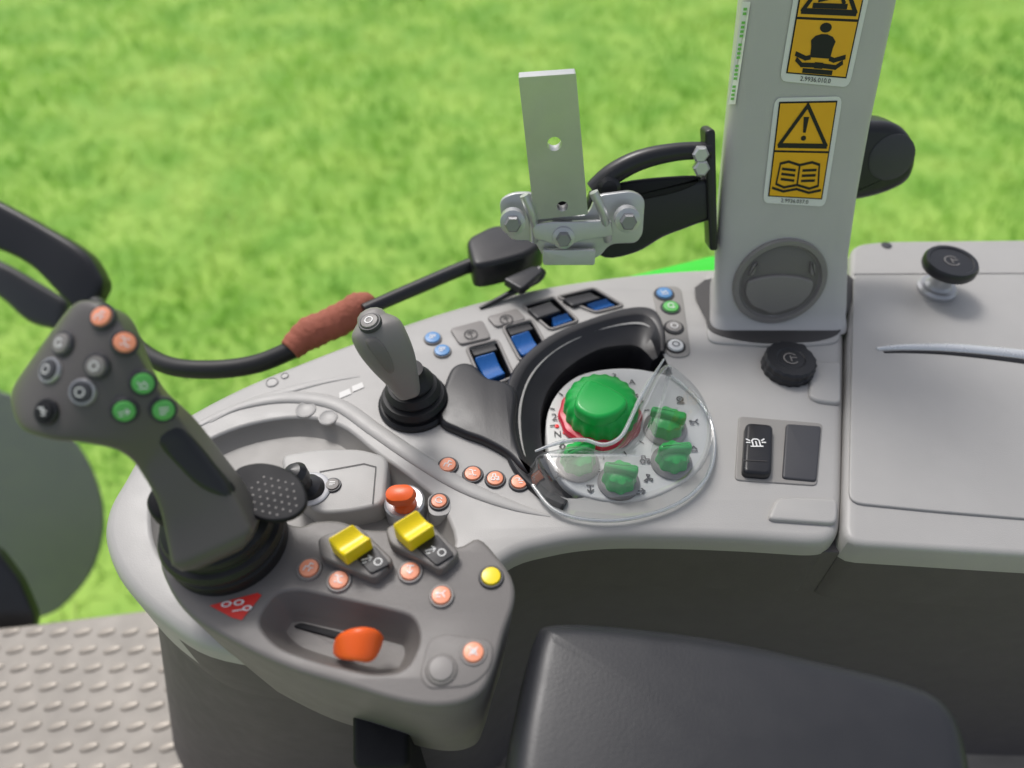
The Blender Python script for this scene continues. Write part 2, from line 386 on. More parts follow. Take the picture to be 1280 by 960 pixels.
slab('raised_pad',F0,[(1012,455),(1050,455),(1050,508),(1020,504),(1010,498)],-.002,.0035,M_deck,r=.0025,cr=.006,parent=console)
slab('raised_pad',F0,[(970,624),(1046,626),(1045,658),(957,652)],-.002,.0035,M_deck,r=.0025,cr=.006,parent=console)
sub=slab('sub_panel',F0,[(352,574),(398,566),(452,566),(487,576),(482,636),(440,645),(400,648),(362,618)],-.016,.006,M_deck,r=.003,cr=.008,parent=console)
graphic('panel_seam',lambda u,v,h:FZ(.0065).w(u,v,h),ribbon_polys([[FZ(.006).loc(400,590),FZ(.006).loc(455,580),FZ(.006).loc(470,584),FZ(.006).loc(466,630)]],.0009),M_print,console)
fr=Frame(P(388,612,.006),(-.25,-.1,1))
lathe('selector_knob',fr,[(.011,0),(.010,.005),(.0055,.008),(.005,.014),(.008,.017),(.009,.024),(.006,.028),(.0001,.030)],M_black,parent=console)
lathe('selector_ring',Frame(P(388,612,.006),(0,0,1)),[(.0145,-.001),(.0145,.001),(.013,.0018),(.0001,.0018)],M_ring,parent=console)
b=button(416,607,11,M_greyc,'x2',sub,console,ringm=M_char)
for (a,b_) in [(430,492),(446,484)]:
    graphic('printed_mark',lambda u,v,h:Frame(P(a,b_,.0006),(0,0,1),(1,.6,0)).w(u,v,h),[[(-.005,-.003),(.005,-.003),(.006,.003),(-.003,.003)]],M_white,console)
for a,b_,r in [(382,512,13),(410,522,12),(340,478,8),(356,470,5)]:
    l,n=hit(a,b_,console); rr=r*depth(l)/F; lathe('plug',Frame(l,n),[(rr,-.001),(rr,.0006),(rr*.85,.001),(rr*.7,.0004),(.0001,.0004)],M_deck,n=24,parent=console)
for a,b_,ic in [(560,583,'zig'),(591,594,'curve'),(619,600,'tractor'),(649,604,'bolt')]: button(a,b_,13.5,M_or,ic,console,console,lab='orange round push button with pictogram')
l_=P(549,631,0)
button(549,628,13,M_or,'cycle',slab('button_seat',F0,[(534,618),(562,616),(564,644),(536,646)],-.016,.0004,M_deck,r=.0003,cr=.007,parent=console),console)
for a,b_ in [(541,424),(553,440)]: button(a,b_,11.5,M_bl,'x2',console,console,ringm=M_greyc,capr=.85,lab='small blue push button')
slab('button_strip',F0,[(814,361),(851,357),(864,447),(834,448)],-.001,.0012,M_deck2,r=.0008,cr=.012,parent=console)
for a,b_,m,ic in [(830,369,M_bl,'bar'),(838,386,M_gr,'cycle')]: button(a,b_,13,m,ic,console,console)
for a,b_ in [(842,411),(844,434)]:
    button(a,b_,13,M_wh if b_>420 else M_greyc,'ring',console,console,iconm=M_print if b_>420 else M_wh,ringm=M_black)
fr=Frame(P(506,630,0),(0,0,1))
lathe('knob_ring',fr,[(.0145,-.016),(.0145,.003),(.013,.0045),(.011,.004),(.0001,.004)],M_ring,parent=console)
lathe('rotary_knob',Frame(P(506,630,.004),(-.1,-.1,1)),[(.0085,0),(.008,.004),(.0072,.007),(.009,.012),(.008,.017),(.004,.0185),(.0001,.0185)],M_org,n=32,mod=lambda a,k:1+.22*math.cos(2*a) if k>1 else 1,parent=console,label='orange rotary knob')
plates=[[(562,413),(603,402),(614,424),(575,433)],[(608,398),(646,387),(658,401),(620,411)]]
for p in plates:
    pl=slab('icon_plate',F0,p,-.001,.0025,M_greyc,r=.001,cr=.004,parent=console)
    c=[sum(q[i] for q in p)/4 for i in (0,1)]; frp=Frame(P(c[0],c[1],.003),(0,0,1),(1,.35,0))
    graphic('symbol',lambda u,v,h:frp.w(u*.011,v*.011,.0003+h),ribbon_polys([circ(0,0,.5,14),[(0,-.3),(0,.3)],[(-.2,.1),(0,.3),(.2,.1)]],.1),M_print,pl)
for s in slots:
    cx=sum(q[0] for q in s)/4; cy=sum(q[1] for q in s)/4
    o=[(cx+(q[0]-cx)*1.1,cy+(q[1]-cy)*1.1) for q in s]
    pts=[P(*q,.0002) for q in o]; pts=[Vector((q.x,q.y,.0005)) for q in roundpoly([Vector((p_.x,p_.y)) for p_ in pts],.004,3)]; pts.append(pts[0])
    tube('slot_frame',pts,.0016,M_greyc,N=8,k=1,parent=console)
def saddle(px,z0,z1,zb,m,name,parent,sag=.18,lab=None,bw=.0015):
    q=[P(*px[0],z0),P(*px[1],z0),P(*px[2],z1),P(*px[3],z1)]; L_=(q[3]-q[0]).length
    nu,nv=8,10; V=[];Fc=[];W=nu+1
    for j in range(nv+1):
        for i in range(nu+1):
            u,v=i/nu,j/nv; V.append(q[0].lerp(q[1],u).lerp(q[3].lerp(q[2],u),v)+Vector((0,0,-sag*L_*math.sin(math.pi*v))))
    n0=len(V)
    for k in range(n0): V.append(Vector((V[k].x,V[k].y,zb)))
    for j in range(nv):
        for i in range(nu):
            a=j*W+i; Fc.append((a,a+1,a+W+1,a+W)); Fc.append((n0+a,n0+a+W,n0+a+W+1,n0+a+1))
    for i in range(nu): Fc.append((i,n0+i,n0+i+1,i+1)); a=nv*W+i; Fc.append((a,a+1,n0+a+1,n0+a))
    for j in range(nv): a=j*W; Fc.append((a,a+W,n0+a+W,n0+a)); a=j*W+nu; Fc.append((a,n0+a,n0+a+W,a+W))
    ob=finish(name,V,Fc,m,parent=parent,ang=40,label=lab)
    md=ob.modifiers.new('bev','BEVEL'); md.width=bw; md.segments=3; md.limit_method='ANGLE'; md.angle_limit=math.radians(50)
    return ob
for px in [[(593,446),(618,439),(632,466),(609,475)],[(638,420),(661,412),(677,435),(653,444)],[(690,397),(709,391),(716,400),(693,408)],[(734,380),(758,373),(769,381),(745,388)]]:
    saddle(px,.004,-.001,-.02,M_blp,'valve_paddle',console,sag=.14,lab='blue hydraulic valve paddle')
for px in [[(589,437),(618,429),(622,437),(593,445)],[(634,411),(662,404),(667,411),(639,419)],[(659,385),(688,376),(702,388),(672,398)],[(703,373),(738,365),(752,372),(716,382)]]:
    saddle(px,.005,.004,-.02,M_black,'rocker_top',console,sag=.05)
def crescent():
    outer=[(704,634),(672,618),(640,584),(627,545),(626,505),(644,456),(684,420),(738,397),(788,383),(818,386),(831,410),(832,438)]
    inner=[(716,620),(694,600),(679,566),(675,538),(677,510),(689,482),(715,456),(750,437),(784,432),(797,434),(806,440),(816,451)]
    A=catmull([P(*q,.004) for q in outer],5,False); B=catmull([P(*q,-.008) for q in inner],5,False); R=[]
    for a,b in zip(A,B):
        o=(a-b); o.z=0; o.normalize(); lip=a.lerp(b,.28); lip.z=.0042
        R.append([a+Vector((0,0,-.012)),a+Vector((0,0,-.0025)),a-o*.0008+Vector((0,0,-.0008)),a-o*.0022+Vector((0,0,.0002)),lip,lip-o*.0014+Vector((0,0,-.0006)),a.lerp(b,.6)+Vector((0,0,-.001)),b+Vector((0,0,.001)),b-o*.001+Vector((0,0,-.002)),b-o*.0012+Vector((0,0,-.032)),b+o*.004+Vector((0,0,-.032)),b+o*.004+Vector((0,0,-.012))])
    return rings_mesh('dial_hood',R,M_black,ang=35,parent=console)
crescent()
slab('finger_rest',F0,[(548,527),(560,476),(573,461),(592,462),(610,478),(634,484),(646,500),(644,540),(654,575),(668,600),(652,592),(634,574),(606,558),(575,546)],-.002,.0075,M_black,r=.004,sm=5,parent=console)
# dial plate
plate=slab('dial_plate',F0,[(683,525),(699,490),(731,468),(790,462),(850,477),(885,511),(890,552),(870,592),(815,623),(762,628),(712,612),(687,574)],-.02,.002,M_white,r=.002,sm=5,parent=console)
def on(px,py,z=.0024): return Frame(P(px,py,z),(0,0,1))
kn=lathe('large_knob',on(750,522),[(.0325,.0),(.0325,.003),(.031,.005),(.028,.006),(.0001,.006)],M_rdk,n=64,mod=lambda a,k:1+.02*math.cos(12*a),parent=console,label='large green rotary knob on a red ring')
lathe('knob_cap',on(750,520),[(.0285,.005),(.0282,.014),(.0265,.0195),(.0225,.0235),(.015,.0262),(.007,.0272),(.0001,.0275)],M_grk,n=180,mod=lambda a,k:1+(.028*math.cos(18*a) if k<3 else (.012*math.cos(18*a) if k==3 else 0)),parent=kn)
slab('knob_grip',FZ(.028),[(718,512),(728,486),(742,480),(782,502),(774,520),(744,528)],-.004,.006,M_grk,r=.0035,sm=4,parent=kn)
graphic('knob_marks',lambda u,v,h:on(750,522,.0030).w(u,v,h),ribbon_polys([[(.0365*math.cos(t),.0365*math.sin(t)),(.040*math.cos(t),.040*math.sin(t))] for t in [k*.45+.2 for k in range(14)]],.0012),M_print,plate)
for px,py,r,an in [(722,574,20,.5),(773,597,19,-.2),(839,572,19,.1),(831,530,21,-.3)]:
    f=on(px,py+7); rr=r*.62/F
    k=lathe('small_knob',f,[(rr*1.2,0),(rr*1.2,.002),(rr*1.05,.004),(.0001,.004)],M_greyc,n=32,parent=console,label='small green selector knob')
    lathe('knob_cap',f,[(rr*.95,.003),(rr*.88,.010),(rr*.80,.014),(rr*.6,.016),(rr*.3,.0168),(.0001,.017)],M_grk,n=56,mod=lambda a,k_:1+(.06*math.cos(8*a) if k_<3 else 0),parent=k)
    fw=Frame(f.w(0,0,.014),(0,0,1),(math.cos(an),math.sin(an),0)); l=[Vector(q) for q in [(-rr*.95,-rr*.20),(rr*.95,-rr*.30),(rr*.95,rr*.30),(-rr*.95,rr*.20)]]
    V,Fc=slabdata(fw,roundpoly(l,rr*.25),0,.008,.0028); finish('knob_wing',V,Fc,M_grk,parent=k)
for t,px,py,s in [('2',693,522,.010),('N',697,543,.008),('3',768,471,.009),('B',800,500,.010),('1',712,490,.008),('A',790,478,.008)]:
    f=on(px,py,.0026); text('printed_character',t,lambda u,v,h:f.w(u*s,v*s,.0004),M_print,plate)
for px,py in [(696,533),(706,541),(784,536),(788,493)]:
    f=on(px,py,.0024); lathe('indicator_light',f,[(.0018,0),(.0016,.0008),(.0001,.001)],M_led,n=12,parent=plate)
for px,py,ic in [(703,558,'drop'),(745,590,'x2'),(806,575,'tractor'),(810,598,'fan'),(800,614,'arrow'),(866,560,'bar'),(795,530,'arrow'),(700,594,'cross'),(850,500,'ringdot'),(868,528,'hitch'),(738,612,'down')]:
    f=on(px,py,.0026); graphic('symbol',lambda u,v,h:f.w(u*.007,v*.007,.0004+h),ribbon_polys(ICON[ic],.16),M_print,plate)
def cover():
    fr=FZ(.028); px=[(669,564),(700,553),(730,550),(755,556),(776,546),(790,520),(804,490),(830,449),(858,462),(884,492),(893,530),(884,568),(852,598),(800,616),(750,620),(705,611),(682,590)]
    p=catmull([fr.loc(*q) for q in px],5)
    if area(p)<0:p=p[::-1]
    rings=[(offs(p,-.005),-.0245),(offs(p,-.004),-.0225),(p,-.012)]
    for j in range(1,8):
        a=j/7*math.pi/2; rings.append((offs(p,.010*(1-math.cos(a))),-.012+.012*math.sin(a)))
    last=rings[-1][0]; c=Vector(fr.loc(812,574))
    for s in (.9,.78,.64,.48,.32,.16): rings.append(([c+(q-c)*s for q in last],.003*(1-s**2)))
    n=len(p);V=[];Fc=[]
    for r_,h in rings: V+=[fr.w(q.x,q.y,h) for q in r_]
    for k in range(len(rings)-1):
        for i in range(n): j=(i+1)%n; Fc.append((k*n+i,k*n+j,(k+1)*n+j,(k+1)*n+i))
    V.append(fr.w(c.x,c.y,.003)); b=(len(rings)-1)*n
    for i in range(n): Fc.append((b+i,b+(i+1)%n,len(V)-1))
    ob=finish('dial_cover',V,Fc,M_clear,parent=console,ang=80,label='clear moulded plastic cover over the small knobs')
    e=[P(*q,.0265) for q in [(669,564),(700,553),(730,550),(755,556),(776,546),(790,520),(804,490),(830,449)]]
    tube('cover_edge',e,[.0008,.0016,.0016,.0016,.0016,.0016,.0016,.0008],M_clear_edge,N=8,parent=ob)
    lo=offs(p,-.0048)
    sel=[fr.w(q.x,q.y,-.0235) for q in lo]
    ys=[fr.w(q.x,q.y,0) for q in p]
    # the outer flange runs round the near and side edges only
    key=[i for i,q in enumerate(p) if not (fr.loc(676,575)[1]<q.y and q.x<fr.loc(836,447)[0])]
    # rotate so that the run is contiguous
    n_=len(p); start=[i for i in key if (i-1)%n_ not in key]
    if start:
        s0=start[0]; run=[]; i=s0
        while i in key and len(run)<n_: run.append(i); i=(i+1)%n_
        tube('cover_flange',[sel[i] for i in run],.0015,M_clear_edge,N=8,k=1,parent=ob)
cover()
# rocker switches
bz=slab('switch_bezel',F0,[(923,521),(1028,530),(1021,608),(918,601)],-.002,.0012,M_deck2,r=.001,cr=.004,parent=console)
rk=slab('rocker_switch',FZ(.001),[(930,534),(964,537),(962,600),(926,597)],-.001,.007,M_black,r=.003,cr=.005,parent=console)
graphic('symbol',lambda u,v,h:Frame(P(945,553,.0085),(0,0,1)).w(u*.009,v*.009,h),ribbon_polys([[(-.3,-.4),(-.3,.2),(-.15,.35),(.15,.35),(.3,.2),(.3,-.4)],[(-.5,-.4),(.5,-.4)],[(0,-.3),(0,.1)],[(-.5,.2),(-.75,.35)],[(.5,.2),(.75,.35)],[(-.5,0),(-.8,0)],[(.5,0),(.8,0)]],.12),M_wh,rk)
graphic('switch_line',lambda u,v,h:Frame(P(943,575,.0084),(0,0,1)).w(u,v,h),ribbon_polys([[(-.009,0),(.009,-.001)]],.0008),M_print,rk)
slab('blank_plate',FZ(.001),[(982,531),(1026,534),(1020,603),(977,599)],-.001,.002,M_char,r=.0015,cr=.003,parent=console)

def round_cap(px,py,z,r,h,name,lab,cat,stem=False):
    f=Frame(P(px,py,z),(0,0,1))
    if stem:
        b=lathe(name,f,[(r*.30,0),(r*.30,h*.5),(r*.34,h*.62),(r*.5,h*.68),(r*.95,h*.72),(r,h*.78),(r,h*.92),(r*.93,h),(r*.8,h),(r*.76,h*.97),(.0001,h*.97)],M_black,n=56,label=lab,category=cat)
        lathe('base_ring',f,[(r*.75,.0000),(r*.75,.003),(r*.66,.005),(r*.5,.0055),(r*.40,.008),(r*.38,h*.6),(r*.2,h*.6)],M_ring,n=40,parent=b)
        hh=h*.97
    else:
        b=lathe(name,f,[(r,0),(r*1.0,h*.4),(r*.97,h*.45),(r*.97,h*.85),(r*.9,h),(r*.55,h),(r*.5,h*.93),(.0001,h*.93)],M_black,n=72,mod=lambda a,k:1+.02*math.cos(18*a),label=lab,category=cat); hh=h*.93
    graphic('symbol',lambda u,v,h_:f.w(u*r*.45,v*r*.45,hh+.0004+h_),ribbon_polys([circ(0,0,.6,14,40,320),[(.1,.1),(.5,.1)],[(0,-.3),(0,.3)]],.1),M_greyc,b)
    return b,f
c1,f1=round_cap(984,460,0.0005,.0215,.012,'socket_cap','round black socket cap on the light grey console','socket cap')
slab('pull_tab',FZ(.006),[(985,434),(1005,432),(1014,455),(1003,462)],-.003,.004,M_black,r=.0015,cr=.006,parent=c1)

# ============================================================ STORAGE BOX
FB=FZ(.003)
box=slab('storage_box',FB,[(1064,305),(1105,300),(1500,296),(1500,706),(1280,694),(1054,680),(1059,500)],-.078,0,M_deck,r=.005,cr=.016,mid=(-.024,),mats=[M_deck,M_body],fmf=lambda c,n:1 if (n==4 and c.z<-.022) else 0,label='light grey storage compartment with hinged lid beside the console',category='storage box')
lid=slab('lid',FB,[(1066,346),(1500,342),(1500,664),(1280,650),(1160,640),(1060,630)],.0003,.0022,M_deck,r=.0012,cr=.010,parent=box)
graphic('lid_seam',lambda u,v,h:FZ(.0034).w(u,v,h),ribbon_polys([[FB.loc(1067,343),FB.loc(1280,342),FB.loc(1500,339)]],.0009),M_print,box)
def strip(top,bot,name,m,h,z0):
    A=catmull([P(*q,z0) for q in top],4,False); B=catmull([P(*q,z0) for q in bot],4,False)
    R=[[a+Vector((0,0,-.001)),a,a.lerp(b,.25)+Vector((0,0,h*.75)),a.lerp(b,.5)+Vector((0,0,h)),a.lerp(b,.75)+Vector((0,0,h*.75)),b,b+Vector((0,0,-.001))] for a,b in zip(A,B)]
    return rings_mesh(name,R,m,ang=80,parent=lid)
strip([(1094,435),(1130,430),(1180,429),(1230,432),(1290,438),(1360,448),(1440,464)],[(1098,438),(1130,437),(1180,438),(1230,442),(1290,449),(1360,460),(1440,476)],'trim_strip',M_chrome,.0022,.0056)
strip([(1104,439),(1135,438),(1180,439),(1230,443),(1290,450),(1360,461),(1440,477)],[(1106,441),(1135,441),(1180,443),(1230,448),(1290,456),(1360,468),(1440,485)],'trim_shadow',M_blackm,.0003,.0056)  # black strip painting the shadow along the lower edge of the trim
lathe('screw',Frame(P(1108,307,.003),(0,0,1)),[(.005,-.001),(.005,.0006),(.003,.0012),(.0001,.0008)],M_char,n=16,parent=box)
k2,f2=round_cap(1170,362,.0055,.0230,.034,'pull_knob','black mushroom shaped knob standing on the storage lid','knob',stem=True)

# ============================================================ PILLAR
KP=.25
def PL(px,py):
    d=ray(px,py); t=(.47+KP*H)/(d.y-KP*d.z); return CAM+d*t
def pillar():
    secs=[(888,1058,412),(893,1066,330),(900,1078,250),(909,1095,160),(918,1112,80),(927,1130,0),(947,1168,-160),(972,1210,-330)]
    R=[]
    def ringat(A,B,z,s=1.0,dy=0):
        D=.07; cx=(A.x+B.x)/2; w=(B.x-A.x)/2*s
        pl=[Vector(q) for q in [(cx-w+.014,A.y+D),(cx-w,A.y-dy),(cx+w,A.y-dy),(cx+w-.004,A.y+D)]]
        return [Vector((q.x,q.y,z)) for q in roundpoly(pl,.016,8)]
    A=PL(888,412);B=PL(1058,412)
    for z,s,dy in ((-.001,1.045,.007),(.003,1.035,.005),(.008,1.012,.002),(.016,1.0,0)):
        o=Vector((0,KP*(z-A.z),0)); R.append(ringat(A+o,B+o,z,s,dy))
    for (a,b,py) in secs[1:]:
        A=PL(a,py);B=PL(b,py); R.append(ringat(A,B,A.z))
    return rings_mesh('cab_pillar',R,M_pillar,ang=50,label='light grey cab pillar rising from the console with yellow warning stickers',category='cab pillar')
pil=pillar()
slab('pillar_shadow_gap',FZ(.0022),[(881,350),(882,398),(893,417),(940,428),(985,429),(1033,424),(1054,405),(1056,340)],0,.0006,M_print,r=.0004,sm=4,parent=pil)  # thin dark slab standing in for the shadow gap around the pillar foot
FPil=Frame(PL(1010,150),(0,-1,KP))
def quadmap(px,off=.0008):
    c=[FPil.w(*FPil.loc(a,b)) for a,b in px]; n=FPil.n
    def f(u,v,h=0):
        t=c[0].lerp(c[1],u); b=c[3].lerp(c[2],u); return b.lerp(t,v)+n*(off+h)
    return f
def sticker(px,which):
    f0=quadmap(px)
    rp=[(q.x,q.y) for q in roundpoly([Vector((0,0)),Vector((1,0)),Vector((1,1)),Vector((0,1))],.09)]
    st=graphic('warning_sticker',lambda u,v,h:f0(u,v,h),[rp],M_wh,pil,label='yellow and white warning sticker with black pictograms')
    def rect(a,b,c,d): return [(a,b),(c,b),(c,d),(a,d)]
    graphic('sticker_frame',lambda u,v,h:f0(u,v,.0003),[rect(.07,.07,.93,.965)],M_blk_print,st)
    graphic('sticker_panel',lambda u,v,h:f0(u,v,.0006),[rect(.09,.525,.91,.95)],M_sy,st)
    graphic('sticker_panel',lambda u,v,h:f0(u,v,.0006),[rect(.09,.082,.91,.505)],M_sy,st)
    f=lambda u,v,h:f0(u,v,.0009+h)
    tri=[(.5,.93),(.86,.57),(.14,.57)]
    if which==2:
        graphic('pictogram',f,ribbon_polys([tri+[tri[0]]],.045)+[[(.46,.83),(.54,.83),(.52,.69),(.48,.69)],[(q[0],.64+(q[1]-.64)*.6) for q in circ(.5,.64,.04,10)][:-1]],M_blk_print,st)
        graphic('pictogram',f,ribbon_polys([[(.5,.2),(.3,.17),(.17,.2),(.2,.4),(.32,.42),(.5,.39),(.68,.42),(.8,.4),(.83,.2),(.7,.17),(.5,.2),(.5,.39)],[(.12,.16),(.3,.13),(.5,.16),(.7,.13),(.88,.16)],[(.24,.35),(.44,.34)],[(.24,.3),(.44,.29)],[(.24,.25),(.44,.24)],[(.56,.34),(.76,.35)],[(.56,.29),(.76,.3)],[(.56,.24),(.76,.25)]],.025),M_blk_print,st)
    else:
        head=[(.5+.08*math.cos(t),.452+.038*math.sin(t)) for t in [k*math.pi/8 for k in range(16)]]
        torso=[(.36,.215),(.35,.30),(.33,.35),(.38,.385),(.46,.402),(.54,.402),(.62,.385),(.67,.35),(.65,.30),(.64,.215)]
        graphic('pictogram',f,[head,torso]+ribbon_polys([[(.16,.235),(.30,.205),(.36,.215)],[(.84,.235),(.70,.205),(.64,.215)],[(.18,.19),(.26,.15),(.44,.155)],[(.82,.19),(.74,.15),(.56,.155)],[(.30,.105),(.70,.105)]],.038)+[rect(.44,.13,.56,.18)],M_blk_print,st)
        graphic('pictogram',f,ribbon_polys([tri+[tri[0]]],.045)+ribbon_polys([[(.28,.615),(.72,.615)],[(.34,.66),(.62,.70)],[(.62,.70),(.68,.64)],[(.40,.72),(.55,.82)],[(.55,.82),(.6,.70)]],.04),M_blk_print,st)
    text('printed_number','2.9936.010.0' if which==1 else '2.9936.037.0',lambda u,v,h:f0(.5+u*.085,.036+v*.055,.0005),M_blk_print,st)
sticker([(1001,-60),(1098,-60),(1061,109),(974,101)],1)
sticker([(968,122),(1053,120),(1031,258),(953,253)],2)
def hitmap(px):
    hs=[hit(a,b,pil) for a,b in px]; n=sum((h[1] for h in hs),Vector()).normalized(); c=[h[0] for h in hs]
    return lambda u,v,h=0: c[3].lerp(c[2],u).lerp(c[0].lerp(c[1],u),v)+n*(.0015+h)
fs=hitmap([(930,2),(940,2),(921,130),(912,130)])
g=graphic('side_sticker',fs,[[(0,0),(1,0),(1,1),(0,1)]],M_wh,pil)
graphic('sticker_marks',lambda u,v,h:fs(u,v,.0004),[[(.3,k/24+.005),(.75,k/24+.005),(.75,k/24+.03),(.3,k/24+.03)] for k in range(1,23) if k%5],M_greens,g)
fr=Frame(PL(974,352),FPil.n); r=58*depth(fr.o)/F
vn=lathe('air_vent',fr,[(r,-.002),(r,.002),(r*.97,.0038),(r*.88,.0038),(r*.84,.0008),(r*.82,.0005),(.0001,.0005)],M_greyc,n=56,parent=pil)
lathe('vent_cup',fr,[(r*.82,.0006),(r*.8,.001),(.0001,.0012)],M_panel,n=56,parent=vn)
fl2=[Vector(q)*r for q in [(-.72,.06),(-.35,.16),(0,.19),(.35,.16),(.72,.06),(.72,-.25),(.52,-.55),(0,-.76),(-.52,-.55),(-.72,-.25)]]
V,Fc=slabdata(fr,roundpoly(fl2,r*.12),.001,.0042,.0015); finish('vent_flap',V,Fc,M_greyc,parent=vn)
for sx in (-1,1):
    V,Fc=slabdata(fr,roundpoly([Vector(q)*r for q in [(sx*.60,.20),(sx*.72,.16),(sx*.66,.42),(sx*.56,.50)]],r*.03),.001,.0035,.001); finish('vent_fin',V,Fc,M_greyc,parent=vn)

# ============================================================ BRACKET ON BLACK ARM
FV=Frame((0,.50,.1),(0,-1,.35))
arm=slab('mounting_arm',FV,[(738,244),(790,236),(850,228),(892,226),(893,270),(866,284),(830,298),(797,317),(757,324),(736,300)],-.012,.000,M_black,r=.005,sm=4,seg=6,label='black steel mounting arm fixed to the cab pillar',category='mounting arm')
tube('upper_bar',[FV.w(*FV.loc(a,b),.0) for a,b in [(742,238),(765,218),(800,200),(845,190),(888,188)]],[.008,.0085,.008,.007,.0065],M_black,flat=1.0,parent=arm)
slab('cross_bar',FV,[(745,240),(790,226),(868,220),(872,228),(846,240),(800,250),(750,258)],-.002,.003,M_blackm,r=.003,sm=4,parent=arm)
slab('arm_flange',FV,[(880,162),(893,160),(896,312),(886,312)],-.014,.004,M_black,r=.002,cr=.004,parent=arm)
lathe('pivot',Frame(FV.w(*FV.loc(760,232),.002),FV.n),[(.009,0),(.009,.006),(.006,.008),(.0001,.008)],M_black,n=24,parent=arm)
for a,b_ in [(873,190),(874,207)]:
    lathe('hex_nut',Frame(FV.w(*FV.loc(a,b_),.004),(0,-1,.3)),[(.0065,0),(.0065,.005),(.005,.0065),(.0001,.0065)],M_sil,n=6,parent=arm)
FC=Frame((0,.475,.1),(0,-1,.35))
clamp=slab('phone_clamp',FC,[(624,250),(640,241),(668,240),(676,270),(735,268),(745,244),(790,238),(806,247),(803,292),(795,303),(762,304),(748,322),(680,322),(668,300),(640,300),(628,284)],-.003,.002,M_sil,r=.001,cr=.006,label='zinc plated clamp with upright flat bar bolted on the arm',category='clamp bracket')
F_bar=Frame((0,.465,.1),(0,-1,.12))
def bar_poly(): return roundpoly([F_bar.loc(*q) for q in [(648,97),(720,92),(735,268),(668,275)]],.0012)
def barhole(cx,cy,r): 
    c=Vector(F_bar.loc(cx,cy)); return [c+Vector((r*math.cos(k*math.pi/12),r*math.sin(k*math.pi/12))) for k in range(24)]
def make_bar():
    p=[Vector(q) for q in bar_poly()]
    if area(p)<0:p=p[::-1]
    hs=[barhole(693,180,.0052),barhole(703,258,.0042)]; V=[];Fc=[]
    loops=[p]+hs; off=0
    n=sum(len(l) for l in loops)
    for h in (-.010,0):
        for l in loops: V+=[F_bar.w(q.x,q.y,h) for q in l]
    for l in loops:
        m_=len(l)
        for i in range(m_): j=(i+1)%m_; Fc.append((off+i,off+j,n+off+j,n+off+i))
        off+=m_
    for t in tessellate_polygon([[Vector((q.x,q.y,0)) for q in l] for l in loops]): Fc.append(tuple(t)); Fc.append(tuple(n+i for i in t))
    ob=finish('flat_bar',V,Fc,M_sil,parent=clamp,flat_tris=True)
    return ob
bar=make_bar()
slab('bar_backing',Frame((0,.478,.1),(0,-1,.12)),[(690,245),(716,245),(716,270),(690,270)],-.002,0,M_blackm,r=.0005,cr=.001,parent=clamp)
slab('clamp_tab',Frame((0,.465,.1),(0,-1,.35)),[(678,312),(745,312),(743,331),(679,331)],-.003,.001,M_sil,r=.0006,cr=.002,parent=clamp)
slab('cross_strap',Frame((0,.462,.1),(0,-1,.35)),[(664,280),(690,276),(716,276),(764,274),(766,294),(724,300),(704,310),(685,302),(668,298)],-.001,.003,M_sil,r=.0012,cr=.003,parent=clamp)
for a,b_,r in [(641,277,.0095),(784,274,.0095),(704,296,.0085)]:
    fb=Frame(Q(a,b_,.462),(0,-1,.35))
    bt=lathe('washer',fb,[(r,-.006),(r,.0035),(r*.9,.004),(.0001,.004)],M_sil,n=28,parent=clamp)
    lathe('hex_bolt',fb,[(r*.68,.003),(r*.68,.008),(r*.55,.0095),(.0001,.0095)],M_dull,n=6,parent=bt)
for sx in [( 655,244,668,300),(742,240,760,300)]:
    tube('clamp_rib',[Q(sx[0],sx[1],.47),Q((sx[0]+sx[2])/2+4,(sx[1]+sx[3])/2,.466),Q(sx[2],sx[3],.47)],.0035,M_sil,parent=clamp)
FS=Frame((0,.56,.1),(0,-1,.3))
sh=slab('grab_handle',FS,[(1040,160),(1090,150),(1124,157),(1141,185),(1134,220),(1106,238),(1066,248),(1040,246)],-.02,.01,M_black,r=.009,sm=5,seg=6,label='black rounded grab handle behind the cab pillar',category='grab handle')
fr=Frame(FS.w(*FS.loc(1108,193),.0095),FS.n); lathe('handle_disc',fr,[(.019,-.001),(.019,.001),(.016,.0022),(.0001,.0025)],M_char,parent=sh)

# ============================================================ WIPER / HOSES / GREEN BODY
slab('body_edge',FZ(-.03),[(760,350),(890,318),(930,318),(930,345),(890,345),(770,362)],-.02,0,M_paint,r=.004,cr=.006,label='bright green painted body edge behind the console',category='body panel')
rod=tube('black_rod',[P(455,388,.01),P(520,360,.01),P(590,331,.012),P(640,318,.015)],[.006,.0065,.007,.008],M_black,label='black rod running behind the console to a pivot block',category='rod')
slab('pivot_block',FZ(.012),[(583,314),(618,296),(670,300),(682,318),(660,334),(620,345),(592,350)],-.01,.016,M_black,r=.005,cr=.01,parent=rod)
tube('pivot_link',[P(600,386,.0),P(640,365,.006),(P(668,348,.012)),P(676,338,.015)],[.002,.003,.006,.006],M_black,parent=rod)
slab('link_tab',FZ(.016),[(628,352),(668,335),(680,342),(652,366)],-.003,.004,M_black,r=.002,cr=.004,parent=rod)
hose=tube('cable_hose',[P(120,380,-.06),P(160,425,-.05),P(205,455,-.04),(P(260,462,-.035)),P(320,455,-.03),P(372,434,-.02)],.0085,M_rubber,label='black rubber hose running behind the console',category='hose')
tube('rubber_sleeve',[P(362,438,-.02),P(385,418,-.015),P(420,402,-.01),P(452,384,.0),P(462,378,.0)],[.010,.0145,.0145,.0145,.009],M_cov,N=28,k=10,modr=lambda i:1+.035*math.sin(i*1.9)+.03*math.sin(i*.7),label='terracotta red crumpled sleeve around the hose',category='sleeve')
def D(px,py,d): return CAM+ray(px,py)*d
